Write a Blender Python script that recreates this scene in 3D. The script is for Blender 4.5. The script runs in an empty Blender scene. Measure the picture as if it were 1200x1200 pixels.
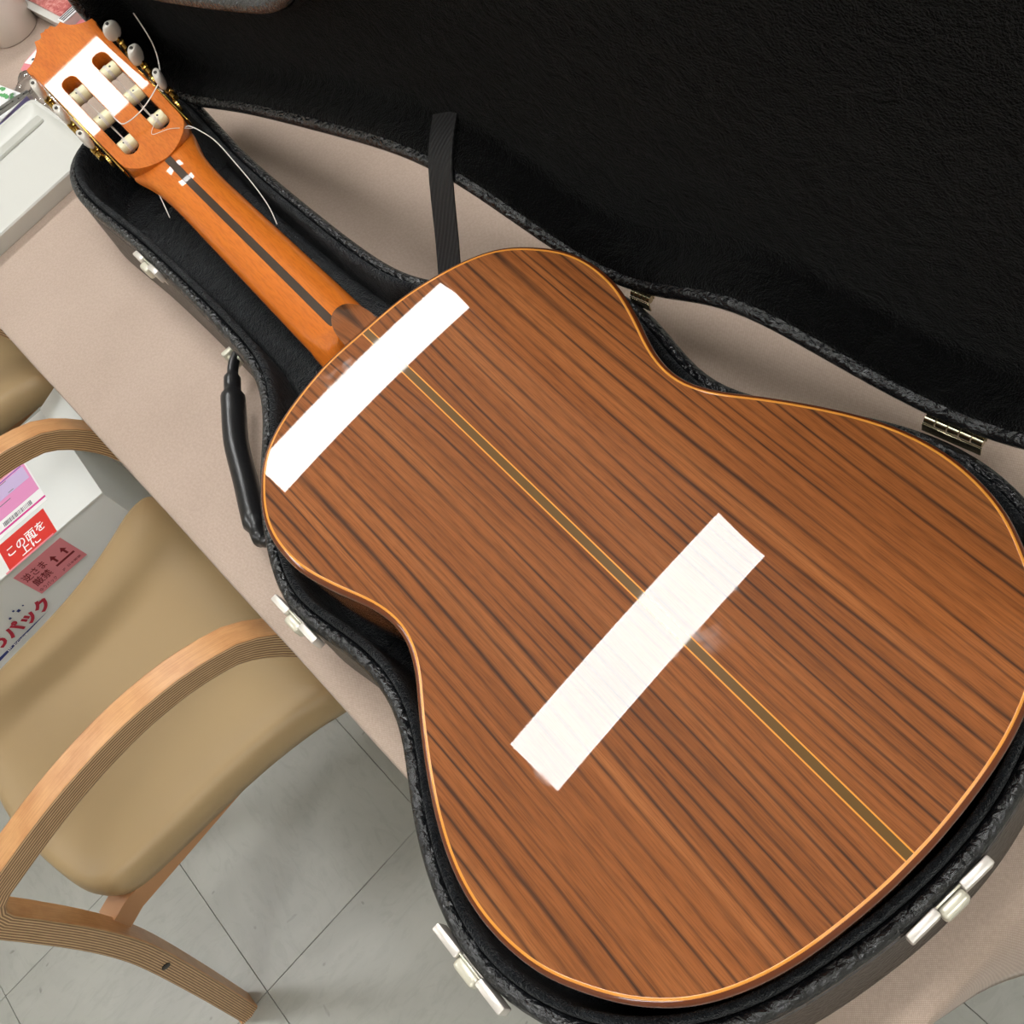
import bpy, bmesh, math, random
from mathutils import Vector, Matrix
random.seed(7)
S = bpy.context.scene
COL = S.collection
K = 0.001                                            # everything below is written in millimetres

# ------------------------------------------------------------------ camera
cam = bpy.data.cameras.new('camera'); cam_o = bpy.data.objects.new('camera', cam); COL.objects.link(cam_o)
RX = Vector((0.62081, 0.72954, -0.28699)); RY = Vector((0.58294, -0.67435, -0.45324)); RZ = Vector((-0.52419, 0.11407, -0.84393))
m = Matrix((( RX.x, -RY.x, -RZ.x, 0.5440), (RX.y, -RY.y, -RZ.y, -0.06735), (RX.z, -RY.z, -RZ.z, 1.34812), (0, 0, 0, 1)))
cam_o.matrix_world = m
cam.sensor_width = 36; cam.lens = 36 * 1201.96 / 1200
cam.shift_x = (600 - 659.18) / 1200; cam.shift_y = 0.0004
cam.clip_start = 0.02; cam.clip_end = 50
S.camera = cam_o

# ------------------------------------------------------------------ world, exposure
w = bpy.data.worlds.new('room_air'); S.world = w; w.use_nodes = True
w.node_tree.nodes['Background'].inputs[0].default_value = (1, 1, 1, 1)
w.node_tree.nodes['Background'].inputs[1].default_value = 0.05
S.view_settings.view_transform = 'Standard'; S.view_settings.look = 'None'
S.view_settings.gamma = 1; S.view_settings.use_curve_mapping = False
S.view_settings.exposure = 0.0
LAMP = 32.0                                          # radiance of the ceiling lamps' diffusers
try: S.cycles.use_denoising = True
except Exception: pass
S.cycles.max_bounces = 8; S.cycles.caustics_reflective = False; S.cycles.caustics_refractive = False

GRID = 0.07819                                       # floor tiles, table and lamps share this direction
CG, SG = math.cos(GRID), math.sin(GRID)

# ------------------------------------------------------------------ materials
def lin(c): return tuple(((v/255)/12.92 if v/255 <= .04045 else ((v/255+.055)/1.055)**2.4) for v in c) + (1,)
class NM:
    def __init__(s, name):
        s.m = bpy.data.materials.new(name); s.m.use_nodes = True; s.t = s.m.node_tree
        s.b = s.t.nodes['Principled BSDF']; s.o = s.t.nodes['Material Output']
    def n(s, typ, **kw):
        x = s.t.nodes.new('ShaderNode' + typ)
        for k, v in kw.items():
            if k in x.inputs: x.inputs[k].default_value = v
            else: setattr(x, k, v)
        return x
    def l(s, a, b): s.t.links.new(a, b)
    def coord(s, scale=(1, 1, 1), kind='Object', rot=(0, 0, 0)):
        c = s.n('TexCoord'); mp = s.n('Mapping'); s.l(c.outputs[kind], mp.inputs[0])
        mp.inputs['Scale'].default_value = scale; mp.inputs['Rotation'].default_value = rot
        return mp.outputs[0]
    def noise(s, vec, scale, detail=2, rough=.5, dist=0):
        x = s.n('TexNoise'); s.l(vec, x.inputs['Vector']); x.inputs['Scale'].default_value = scale
        x.inputs['Detail'].default_value = detail; x.inputs['Roughness'].default_value = rough; x.inputs['Distortion'].default_value = dist
        return x.outputs['Fac']
    def ramp(s, fac, stops, interp='LINEAR'):
        r = s.n('ValToRGB'); r.color_ramp.interpolation = interp; s.l(fac, r.inputs[0]); e = r.color_ramp.elements
        while len(e) < len(stops): e.new(.5)
        for i, (p, c) in enumerate(stops): e[i].position = p; e[i].color = lin(c)
        return r.outputs[0]
    def math(s, op, a, b=None):
        x = s.n('Math', operation=op)
        for i, v in enumerate((a, b)):
            if v is None: continue
            if isinstance(v, (int, float)): x.inputs[i].default_value = v
            else: s.l(v, x.inputs[i])
        return x.outputs[0]
    def mix(s, f, a, b, mode='MIX'):
        x = s.n('MixRGB', blend_type=mode)
        for i, v in enumerate((f, a, b)):
            if isinstance(v, (int, float)): x.inputs[i].default_value = v
            elif isinstance(v, tuple): x.inputs[i].default_value = lin(v)
            else: s.l(v, x.inputs[i])
        return x.outputs[0]
    def bump(s, h, strength=.3, dist=.001):
        x = s.n('Bump'); x.inputs['Strength'].default_value = strength; x.inputs['Distance'].default_value = dist
        s.l(h, x.inputs['Height']); s.l(x.outputs[0], s.b.inputs['Normal'])
    def set(s, col=None, rough=.5, metal=0, spec=None, coat=0, coat_rough=.03, sheen=0):
        if col is not None:
            if isinstance(col, tuple): s.b.inputs['Base Color'].default_value = lin(col)
            else: s.l(col, s.b.inputs['Base Color'])
        if isinstance(rough, (int, float)): s.b.inputs['Roughness'].default_value = rough
        else: s.l(rough, s.b.inputs['Roughness'])
        s.b.inputs['Metallic'].default_value = metal
        if spec is not None: s.b.inputs['Specular IOR Level'].default_value = spec
        s.b.inputs['Coat IOR'].default_value = 1.39; s.b.inputs['Coat Weight'].default_value = coat; s.b.inputs['Coat Roughness'].default_value = coat_rough
        if sheen: s.b.inputs['Sheen Weight'].default_value = sheen; s.b.inputs['Sheen Roughness'].default_value = .4
        return s.m
MAT = {}
def plain(name, col, rough=.5, metal=0, spec=None, coat=0):
    MAT[name] = NM(name).set(col, rough, metal, spec, coat); return MAT[name]

def rosewood(name):
    q = NM(name); c = q.n('TexCoord'); sp = q.n('SeparateXYZ'); q.l(c.outputs['Object'], sp.inputs[0])
    ay = q.math('ABSOLUTE', sp.outputs[1]); az = q.math('MULTIPLY', sp.outputs[2], .9); yy = q.math('ADD', ay, az)
    cb = q.n('CombineXYZ'); q.l(sp.outputs[0], cb.inputs[0]); q.l(yy, cb.inputs[1]); q.l(sp.outputs[1], cb.inputs[2])
    def mp(sc):
        x = q.n('Mapping'); q.l(cb.outputs[0], x.inputs[0]); x.inputs['Scale'].default_value = sc; return x.outputs[0]
    wide = q.noise(mp((1.4, 34, .4)), 1, 3, .55, .3); mid = q.noise(mp((5, 150, .4)), 1, 3, .6, .3)
    drift = q.noise(mp((.8, 20, .3)), 1, 2, .5)
    ph = q.math('ADD', q.math('MULTIPLY', yy, 2*math.pi/.0078), q.math('MULTIPLY', drift, 30))
    wv = q.math('MULTIPLY', q.math('ADD', q.math('SINE', ph), 1), .5)
    ln = q.math('POWER', wv, 7)
    ph2 = q.math('ADD', q.math('MULTIPLY', yy, 2*math.pi/.0031), q.math('MULTIPLY', drift, 55))
    ln2 = q.math('POWER', q.math('MULTIPLY', q.math('ADD', q.math('SINE', ph2), 1), .5), 4)
    mod = q.ramp(q.noise(mp((4, 60, .6)), 1, 3, .6), [(.32, (60, 60, 60)), (.56, (255, 255, 255))])
    mod2 = q.ramp(q.noise(mp((3, 75, .6)), 1, 2, .6), [(.45, (0, 0, 0)), (.66, (255, 255, 255))])
    base = q.ramp(wide, [(.3, (142, 81, 38)), (.5, (163, 97, 49)), (.7, (180, 113, 62))])
    base = q.mix(.4, base, q.ramp(q.noise(mp((2.2, 7, 1)), 1, 2, .5), [(.35, (176, 166, 158)), (.62, (255, 255, 255))]), 'MULTIPLY')
    base = q.mix(.4, base, q.ramp(mid, [(.3, (176, 164, 156)), (.6, (255, 255, 255))]), 'MULTIPLY')
    f1 = q.math('MULTIPLY', q.math('MULTIPLY', ln, mod), .95)
    col = q.mix(f1, base, (66, 41, 27))
    col = q.mix(q.math('MULTIPLY', q.math('MULTIPLY', ln2, mod2), .34), col, (78, 46, 28))
    pores = q.noise(mp((55, 1500, 1)), 1, 2, .6)
    col = q.mix(.4, col, q.ramp(pores, [(.34, (150, 138, 130)), (.56, (255, 255, 255))]), 'MULTIPLY')
    MAT[name] = q.set(col, .5, spec=.12, coat=1, coat_rough=.012)
    sm = q.ramp(q.noise(q.coord(), 16, 4, .65, .8), [(.48, (3, 3, 3)), (.6, (36, 36, 36)), (.72, (92, 92, 92))])
    q.l(sm, q.b.inputs['Coat Roughness'])                       # hand smears dull the lacquer here and there
    return MAT[name]
rosewood('rosewood')

def mahogany(name, a, b, sc=(6, 140, 140), coat=1):
    q = NM(name); n1 = q.noise(q.coord(sc), 1, 2, .5, .1); n2 = q.noise(q.coord((80, 700, 700)), 1, 2)
    col = q.ramp(n1, [(.3, a), (.7, b)]); col = q.mix(.25, col, q.ramp(n2, [(.35, (170, 150, 130)), (.55, (255, 255, 255))]), 'MULTIPLY')
    MAT[name] = q.set(col, .5, spec=.15, coat=coat, coat_rough=.02); return MAT[name]
mahogany('cedar_neck', (200, 104, 28), (212, 117, 36), (3, 110, 110))
mahogany('spruce', (214, 176, 120), (226, 190, 136))
plain('ebony', (62, 48, 36), .35, coat=.6, spec=.1)
plain('back_strip_brown', (104, 76, 40), .35, coat=1, spec=.1)
plain('purfling_yellow', (226, 150, 62), .35, coat=1, spec=.1)
plain('binding_brown', (104, 52, 26), .3, coat=1, spec=.1)
plain('bone', (232, 222, 190), .35)
plain('roller_cream', (226, 218, 176), .3, coat=.5)
plain('pearl', (214, 208, 198), .18, coat=1)
plain('gold', (196, 160, 84), .22, 1)
plain('screw_dark', (60, 56, 52), .35, .8)
plain('nylon', (226, 220, 212), .25)
plain('nickel', (226, 220, 212), .38, .5)
plain('nickel_cream', (222, 218, 200), .3, .35)
plain('hinge_brass', (190, 180, 150), .25, 1)

def vinyl(name, a, b, rough, strength):
    q = NM(name); vz = q.n('TexVoronoi', feature='DISTANCE_TO_EDGE'); vz.inputs['Scale'].default_value = 150
    d0 = q.noise(q.coord(), 30, 3); mv = q.n('MixRGB'); mv.inputs[0].default_value = .02; q.l(q.coord(), mv.inputs[1]); q.l(d0, mv.inputs[2]); q.l(mv.outputs[0], vz.inputs['Vector'])
    nz = q.noise(q.coord(), 190, 3, .6, 1.0)
    q.bump(q.math('ADD', q.math('MULTIPLY', vz.outputs['Distance'], 1.5), nz), strength, .002)
    MAT[name] = q.set(q.ramp(nz, [(.3, a), (.7, b)]), rough, spec=.7)
vinyl('case_vinyl', (48, 43, 38), (66, 60, 54), .45, .5)
vinyl('rim_vinyl', (15, 16, 18), (30, 32, 35), .27, .8)
def plush(name, a, b, sheen=.12):
    q = NM(name); n1 = q.noise(q.coord(), 55, 5, .7, 1.2); n2 = q.noise(q.coord(), 700, 2, .6)
    q.bump(q.math('ADD', q.math('MULTIPLY', n1, 2.2), n2), .9, .005)
    MAT[name] = q.set(q.ramp(n1, [(.3, a), (.7, b)]), .95, spec=.08, sheen=sheen); return MAT[name]
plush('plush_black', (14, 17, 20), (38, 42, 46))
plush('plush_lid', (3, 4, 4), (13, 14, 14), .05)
q = NM('webbing'); wv = q.n('TexWave', bands_direction='X'); q.l(q.coord(), wv.inputs['Vector']); wv.inputs['Scale'].default_value = 95
q.bump(wv.outputs['Fac'], .8, .0008); MAT['webbing'] = q.set((30, 30, 31), .7)
q = NM('handle_leather'); q.bump(q.noise(q.coord(), 260, 3), .3, .0006); MAT['handle_leather'] = q.set((26, 26, 28), .3, spec=.6)

q = NM('cloth_beige')
cc = q.n('TexCoord'); sp = q.n('SeparateXYZ'); q.l(cc.outputs['Object'], sp.inputs[0])
wx = q.math('SINE', q.math('MULTIPLY', sp.outputs[0], 4300)); wy = q.math('SINE', q.math('MULTIPLY', sp.outputs[1], 4300))
wz = q.math('MULTIPLY', wx, wy)
big = q.noise(q.coord(), 9, 3, .5); fuz = q.noise(q.coord(), 420, 2)
col = q.ramp(big, [(.3, (204, 185, 171)), (.7, (214, 195, 181))])
wf = q.ramp(wz, [(0, (196, 186, 178)), (1, (255, 255, 255))])
col = q.mix(.55, col, wf, 'MULTIPLY'); col = q.mix(.18, col, q.ramp(fuz, [(.35, (190, 180, 170)), (.65, (255, 255, 255))]), 'MULTIPLY')
q.bump(q.math('ADD', wz, q.math('MULTIPLY', q.noise(q.coord((4, 1.5, 1)), 6, 2), 26)), .3, .0006); MAT['cloth_beige'] = q.set(col, .92, spec=.15, sheen=.2)

q = NM('floor_tile')
n1 = q.noise(q.coord((1, 1, 1)), 7, 5, .6, .8); n2 = q.noise(q.coord((3, 1, 1)), 16, 4, .65, 1.5); n3 = q.noise(q.coord(), 34, 2, .5, .4)
oi = q.n('ObjectInfo')
col = q.ramp(n1, [(.3, (164, 164, 157)), (.7, (178, 178, 171))])
col = q.mix(.18, col, q.ramp(n2, [(.36, (196, 196, 190)), (.5, (255, 255, 255))]), 'MULTIPLY')
col = q.mix(.5, col, q.ramp(n3, [(.24, (120, 118, 112)), (.29, (255, 255, 255))]), 'MULTIPLY')
MAT['floor_tile'] = q.set(col, .32, spec=.45)
plain('grout', (108, 106, 98), .8)
q = NM('wall_paint'); q.bump(q.noise(q.coord(), 180, 2), .08, .001); MAT['wall_paint'] = q.set((222, 220, 212), .85)
plain('ceiling_white', (228, 227, 222), .9)
plain('fixture_white', (235, 235, 232), .4)
q = NM('lamp_diffuser'); q.b.inputs['Emission Color'].default_value = (1, .994, .98, 1); q.b.inputs['Emission Strength'].default_value = LAMP
MAT['lamp_diffuser'] = q.set((240, 240, 240), .5)

q = NM('vinyl_tan'); nz = q.noise(q.coord(), 700, 2); q.bump(nz, .12, .0005)
MAT['vinyl_tan'] = q.set(q.ramp(q.noise(q.coord(), 5, 2), [(.3, (162, 137, 99)), (.7, (170, 145, 106))]), .42, spec=.45)
# laminated bentwood: plies stripe across the strip's thickness (UV v); veneer on the broad faces
q = NM('bent_plywood'); uv = q.n('TexCoord'); sp = q.n('SeparateXYZ'); q.l(uv.outputs['UV'], sp.inputs[0])
st = q.math('SINE', q.math('MULTIPLY', sp.outputs[1], 62)); gr = q.noise(q.coord((1, 1, 1), 'UV'), 14, 3, .6, .5)
MAT['bent_plywood'] = q.set(q.mix(.35, q.ramp(st, [(.1, (140, 106, 74)), (.4, (204, 168, 124)), (1, (222, 188, 144))]), q.ramp(gr, [(.3, (170, 150, 130)), (.6, (255, 255, 255))]), 'MULTIPLY'), .5)
q = NM('beech_veneer'); n1 = q.noise(q.coord((1, 1, 1), 'UV'), 7, 4, .6, .4); n2 = q.noise(q.coord((2.5, 60, 1), 'UV'), 3, 3, .6)
MAT['beech_veneer'] = q.set(q.mix(.3, q.ramp(n1, [(.3, (208, 150, 98)), (.7, (228, 174, 120))]), q.ramp(n2, [(.3, (190, 160, 130)), (.6, (255, 255, 255))]), 'MULTIPLY'), .38, coat=.25)
MAT['beech_veneer'].node_tree.nodes['Principled BSDF'].inputs['Coat Roughness'].default_value = .25
plain('beech_rail', (186, 136, 92), .5)

plain('white_card', (226, 229, 226), .55); plain('white_card_grey', (222, 225, 222), .6)
plain('red_print', (214, 48, 40), .4); plain('pink_print', (232, 150, 200), .5); plain('hot_pink_print', (216, 60, 148), .5)
plain('pale_pink_print', (232, 140, 150), .35); plain('dark_red_print', (128, 20, 30), .4); plain('crimson_print', (186, 32, 60), .45)
plain('navy_print', (34, 52, 120), .45); plain('lavender_print', (206, 186, 226), .5); plain('grey_print', (130, 130, 136), .5)
plain('white_print', (246, 246, 246), .5); plain('ink_dark', (50, 52, 64), .5); plain('blue_print', (70, 84, 180), .5)
plain('tray_white', (213, 213, 207), .4); plain('tray_grey', (196, 196, 188), .4)
plain('paper_white', (240, 240, 240), .7); plain('pad_purple', (150, 140, 196), .6); plain('green_print', (96, 168, 104), .6)
plain('steel', (150, 148, 144), .35, .8); plain('ceramic', (224, 216, 206), .25, coat=.4); plain('cup_inside', (206, 176, 136), .4)
q = NM('pink_photo'); n1 = q.noise(q.coord(), 85, 5, .7, 1.2); MAT['pink_photo'] = q.set(q.ramp(n1, [(.3, (150, 66, 66)), (.5, (200, 112, 108)), (.7, (226, 164, 156))]), .25, coat=.6)
q = NM('clear_film'); tb_ = q.n('BsdfTransparent'); tb_.inputs[0].default_value = (.93, .95, .96, 1); gb = q.n('BsdfGlossy'); gb.inputs['Roughness'].default_value = .12
mx = q.n('MixShader'); fr_ = q.n('Fresnel'); fr_.inputs['IOR'].default_value = 1.5; q.l(q.math('ADD', fr_.outputs[0], .06), mx.inputs[0]); q.l(tb_.outputs[0], mx.inputs[1]); q.l(gb.outputs[0], mx.inputs[2]); q.l(mx.outputs[0], q.o.inputs[0]); MAT['clear_film'] = q.m
plain('table_top_white', (210, 205, 196), .5); plain('table_leg_grey', (120, 120, 122), .4, .7)

# ------------------------------------------------------------------ mesh helpers (mm in, metres out)
def tag(o, label=None, cat=None, group=None, kind=None):
    if label: o['label'] = label
    if cat: o['category'] = cat
    if group: o['group'] = group
    if kind: o['kind'] = kind
    return o
def mk(name, V, F, mat, parent=None, org=(0, 0, 0), smooth=35, mats=None, fm=None, uv=None):
    me = bpy.data.meshes.new(name)
    me.from_pydata([((v[0]-org[0])*K, (v[1]-org[1])*K, (v[2]-org[2])*K) for v in V], [], F)
    for x in ([mat] + (mats or [])): me.materials.append(MAT[x])
    if fm: me.polygons.foreach_set('material_index', fm)
    if uv:
        L = me.uv_layers.new(name='UVMap')
        for p in me.polygons:
            for li, vi in zip(p.loop_indices, p.vertices): L.data[li].uv = uv[p.index][p.vertices[:].index(vi)] if isinstance(uv[0], list) else uv[vi]
    bm = bmesh.new(); bm.from_mesh(me); bmesh.ops.recalc_face_normals(bm, faces=bm.faces[:]); bm.to_mesh(me); bm.free()
    if smooth:
        me.shade_smooth(); me.set_sharp_from_angle(angle=math.radians(smooth))
    o = bpy.data.objects.new(name, me); COL.objects.link(o)
    if parent: o.parent = parent
    return o
def empty(name, loc=(0, 0, 0), rz=0):
    o = bpy.data.objects.new(name, None); COL.objects.link(o); o.location = [x*K for x in loc]; o.rotation_euler = (0, 0, rz); o.empty_display_size = .05
    return o
def join(*parts):
    V, F = [], []
    for v, f in parts:
        n = len(V); V += list(v); F += [tuple(i+n for i in x) for x in f]
    return V, F
def xf(part, ox, ux=(1, 0, 0), uy=(0, 1, 0), uz=(0, 0, 1)):
    V, F = part
    return [tuple(ox[i]+ux[i]*v[0]+uy[i]*v[1]+uz[i]*v[2] for i in range(3)) for v in V], F
def rot2(a): return (math.cos(a), math.sin(a), 0), (-math.sin(a), math.cos(a), 0)
def loft(loops, closed=True, cap0=False, cap1=False):
    n = len(loops[0]); V = [p for l in loops for p in l]; F = []
    for k in range(len(loops)-1):
        for i in range(n if closed else n-1):
            j = (i+1) % n; F.append((k*n+i, k*n+j, (k+1)*n+j, (k+1)*n+i))
    if cap0: F.append(tuple(range(n))[::-1])
    if cap1: F.append(tuple((len(loops)-1)*n+i for i in range(n)))
    return V, F
def rbox(sx, sy, sz, bev=1.5, seg=2):
    bm = bmesh.new(); bmesh.ops.create_cube(bm, size=1)
    for v in bm.verts: v.co.x *= sx; v.co.y *= sy; v.co.z *= sz
    if bev > 0: bmesh.ops.bevel(bm, geom=bm.edges[:], offset=bev, segments=seg, profile=.5, affect='EDGES')
    bm.verts.index_update(); V = [tuple(v.co) for v in bm.verts]; F = [tuple(v.index for v in f.verts) for f in bm.faces]; bm.free()
    return V, F
def at(part, x, y, z): return [(v[0]+x, v[1]+y, v[2]+z) for v in part[0]], part[1]
def tube(path, r, n=10, caps=True, flat=None):
    loops = []; prev = None
    P = [Vector(p) for p in path]
    for i, p in enumerate(P):
        t = (P[min(i+1, len(P)-1)] - P[max(i-1, 0)]).normalized()
        if prev is None:
            a = Vector((0, 0, 1)) if abs(t.z) < .9 else Vector((1, 0, 0))
        else: a = prev
        u = (a - t*a.dot(t)).normalized(); v = t.cross(u); prev = u
        rr = r[i] if isinstance(r, (list, tuple)) else r
        loops.append([tuple(p + u*math.cos(2*math.pi*k/n)*rr*(flat or 1) + v*math.sin(2*math.pi*k/n)*rr) for k in range(n)])
    return loft(loops, True, caps, caps)
def lathe(prof, n=28, cap0=False, cap1=False):
    return loft([[(r*math.cos(2*math.pi*k/n), r*math.sin(2*math.pi*k/n), z) for k in range(n)] for r, z in prof], True, cap0, cap1)
def catmull(P, closed, per=6):
    n = len(P); out = []
    D = len(P[0])
    for i in range(n if closed else n-1):
        g = lambda k: P[k % n] if closed else P[max(0, min(n-1, k))]
        a, b, c, d = g(i-1), g(i), g(i+1), g(i+2)
        for s in range(per):
            t = s/per
            out.append(tuple(.5*((2*b[j]) + (-a[j]+c[j])*t + (2*a[j]-5*b[j]+4*c[j]-d[j])*t*t + (-a[j]+3*b[j]-3*c[j]+d[j])*t**3) for j in range(D)))
    if not closed: out.append(tuple(P[-1]))
    return out
def resample(C, n, closed=True):
    P = list(C) + ([C[0]] if closed else [])
    L = [0]
    for a, b in zip(P, P[1:]): L.append(L[-1] + math.dist(a, b))
    out = []; k = 0; m = n if closed else n-1
    for i in range(n):
        s = L[-1]*i/m
        while k < len(L)-2 and L[k+1] < s: k += 1
        t = (s-L[k])/max(1e-9, L[k+1]-L[k]); out.append(tuple(P[k][j]+(P[k+1][j]-P[k][j])*t for j in range(len(P[0]))))
    return out
def smooth_closed(C, it):
    n = len(C)
    for _ in range(it): C = [tuple((C[i-1][j]+2*C[i][j]+C[(i+1) % n][j])/4 for j in range(2)) for i in range(n)]
    return C
def area(C): return sum(a[0]*b[1]-b[0]*a[1] for a, b in zip(C, C[1:]+C[:1]))/2
def offset(C, d):                                    # +d grows the outline (counter-clockwise curve)
    n = len(C); out = []
    for i in range(n):
        tx, ty = C[(i+1) % n][0]-C[i-1][0], C[(i+1) % n][1]-C[i-1][1]; L = math.hypot(tx, ty) or 1
        out.append((C[i][0]+ty/L*d, C[i][1]-tx/L*d))
    return out
def up(C, z): return [(p[0], p[1], z) for p in C]
def curve2d(loops, thick, bev=0):                    # flat plate with holes, front face at +thick/2
    cu = bpy.data.curves.new('tmp', 'CURVE'); cu.dimensions = '2D'; cu.fill_mode = 'BOTH'; cu.extrude = thick/2-bev; cu.bevel_depth = bev; cu.bevel_resolution = 1
    for L in loops:
        sp = cu.splines.new('POLY'); sp.points.add(len(L)-1); sp.use_cyclic_u = True
        for p, x in zip(sp.points, L): p.co = (x[0], x[1], 0, 1)
    o = bpy.data.objects.new('tmp', cu); COL.objects.link(o)
    bpy.context.view_layer.update()
    me = bpy.data.meshes.new_from_object(o.evaluated_get(bpy.context.evaluated_depsgraph_get()))
    V = [tuple(v.co) for v in me.vertices]; F = [tuple(p.vertices) for p in me.polygons]
    bpy.data.objects.remove(o); bpy.data.curves.remove(cu); bpy.data.meshes.remove(me)
    return V, F
def text(body, width, height, bold=0):               # flat lettering scaled into a width x height box, lower left at 0,0
    cu = bpy.data.curves.new('tmp', 'FONT'); cu.body = body; cu.size = 10; cu.offset = bold; cu.resolution_u = 3
    o = bpy.data.objects.new('tmp', cu); COL.objects.link(o); bpy.context.view_layer.update()
    me = bpy.data.meshes.new_from_object(o.evaluated_get(bpy.context.evaluated_depsgraph_get()))
    V = [tuple(v.co) for v in me.vertices]; F = [tuple(p.vertices) for p in me.polygons]
    bpy.data.objects.remove(o); bpy.data.curves.remove(cu); bpy.data.meshes.remove(me)
    x0 = min(v[0] for v in V); x1 = max(v[0] for v in V); y0 = min(v[1] for v in V); y1 = max(v[1] for v in V)
    return [((v[0]-x0)/(x1-x0)*width, (v[1]-y0)/(y1-y0)*height, 0) for v in V], F
def copy_tree(o, parent=None):
    c = o.copy(); COL.objects.link(c); c.parent = parent
    for ch in list(o.children): copy_tree(ch, c)
    return c
def quad(x0, y0, x1, y1, z=0): return [(x0, y0, z), (x1, y0, z), (x1, y1, z), (x0, y1, z)], [(0, 1, 2, 3)]
def g2xy(tx, ty): return (tx*CG - ty*SG, tx*SG + ty*CG)

# ------------------------------------------------------------------ room
T = 304.8; OX, OY = -102.1, -630.6
i0, i1, j0, j1 = -9, 8, -5, 10
RX0, RX1, RY0, RY1 = OX+i0*T, OX+i1*T, OY+j0*T, OY+j1*T
HC = 2500
floor = mk('floor', *at(rbox(RX1-RX0+200, RY1-RY0+200, 60, 0), (RX0+RX1)/2, (RY0+RY1)/2, -33.5), 'grout', smooth=0)
floor.rotation_euler = (0, 0, GRID); tag(floor, 'pale grey vinyl tile floor', 'floor', kind='structure')
tile_V, tile_F = rbox(T-.8, T-.8, 4, .5, 1)
t0 = None
for i in range(i0, i1):
    for j in range(j0, j1):
        if t0 is None: o = mk('tile', tile_V, tile_F, 'floor_tile', floor, smooth=0); t0 = o
        else: o = t0.copy(); COL.objects.link(o); o.parent = floor
        o.location = ((OX+(i+.5)*T)*K, (OY+(j+.5)*T)*K, -2*K); o.rotation_euler = (0, 0, random.choice((0, math.pi/2, math.pi, -math.pi/2)))
def slab(name, x0, x1, y0, y1, z0, z1, mat):
    o = mk(name, *at(rbox(x1-x0, y1-y0, z1-z0, 0), (x0+x1)/2, (y0+y1)/2, (z0+z1)/2), mat, smooth=0); o.rotation_euler = (0, 0, GRID); tag(o, kind='structure'); return o
tag(slab('wall_left', RX0-100, RX0, RY0-100, RY1+100, 0, HC, 'wall_paint'), 'white painted wall beyond the head of the table', 'wall')
tag(slab('wall_right', RX1, RX1+100, RY0-100, RY1+100, 0, HC, 'wall_paint'), 'white painted wall behind the camera', 'wall')
tag(slab('wall_back', RX0, RX1, RY1, RY1+100, 0, HC, 'wall_paint'), 'white painted wall behind the open lid', 'wall')
tag(slab('wall_front', RX0, RX1, RY0-100, RY0, 0, HC, 'wall_paint'), 'white painted wall behind the chairs', 'wall')
tag(slab('ceiling', RX0-100, RX1+100, RY0-100, RY1+100, HC, HC+100, 'ceiling_white'), 'white ceiling', 'ceiling')

def ceiling_lamp(tx, ty, label):
    x, y = g2xy(tx, ty); r = empty('ceiling_lamp', (x, y, HC), GRID)
    tag(r, label, 'ceiling lamp', 'ceiling lamps')
    w_, l_ = 168, 860
    hs = [at(rbox(20, l_+40, 34, 2), s*(w_/2+10), 0, -17) for s in (-1, 1)] + [at(rbox(w_, 20, 34, 2), 0, s*(l_/2+10), -17) for s in (-1, 1)]
    mk('housing', *join(*hs, at(rbox(w_+36, l_+36, 6, 0), 0, 0, -3.5)), 'fixture_white', r)
    mk('diffuser', *at(rbox(w_, l_, 8, 2), 0, 0, -26), 'lamp_diffuser', r)
LT = 'long white ceiling lamp'
for tx, ty, wh in ((-82, 112, 'above the guitar body'), (-1325, 175, 'above the guitar headstock'), (1420, 112, 'beyond the tail of the guitar case'),
                   (-1325, -1560, 'above the wall side of the chairs'), (1180, -1560, 'above the empty floor corner')):
    ceiling_lamp(tx, ty, LT + ' ' + wh)

# ------------------------------------------------------------------ table and cloth
TZ = 690; TX0, TX1, TY0, TY1 = -1270, 531, -205, 243
tb = empty('folding_table', (0, 0, 0), GRID); tag(tb, 'long narrow table under the beige cloth', 'table')
mk('table_top', *at(rbox(TX1-TX0-8, TY1-TY0-8, 28, 3), (TX0+TX1)/2, (TY0+TY1)/2, TZ-2-14.5), 'table_top_white', tb)
for lx in (TX0+120, TX1-160):
    for ly in (TY0+50, TY1-50):
        mk('leg', *tube([(lx, ly, 0), (lx, ly, TZ-31)], 13, 14), 'table_leg_grey', tb)
    mk('stretcher', *tube([(lx, TY0+50, 130), (lx, TY1-50, 130)], 9, 10), 'table_leg_grey', tb)
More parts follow.
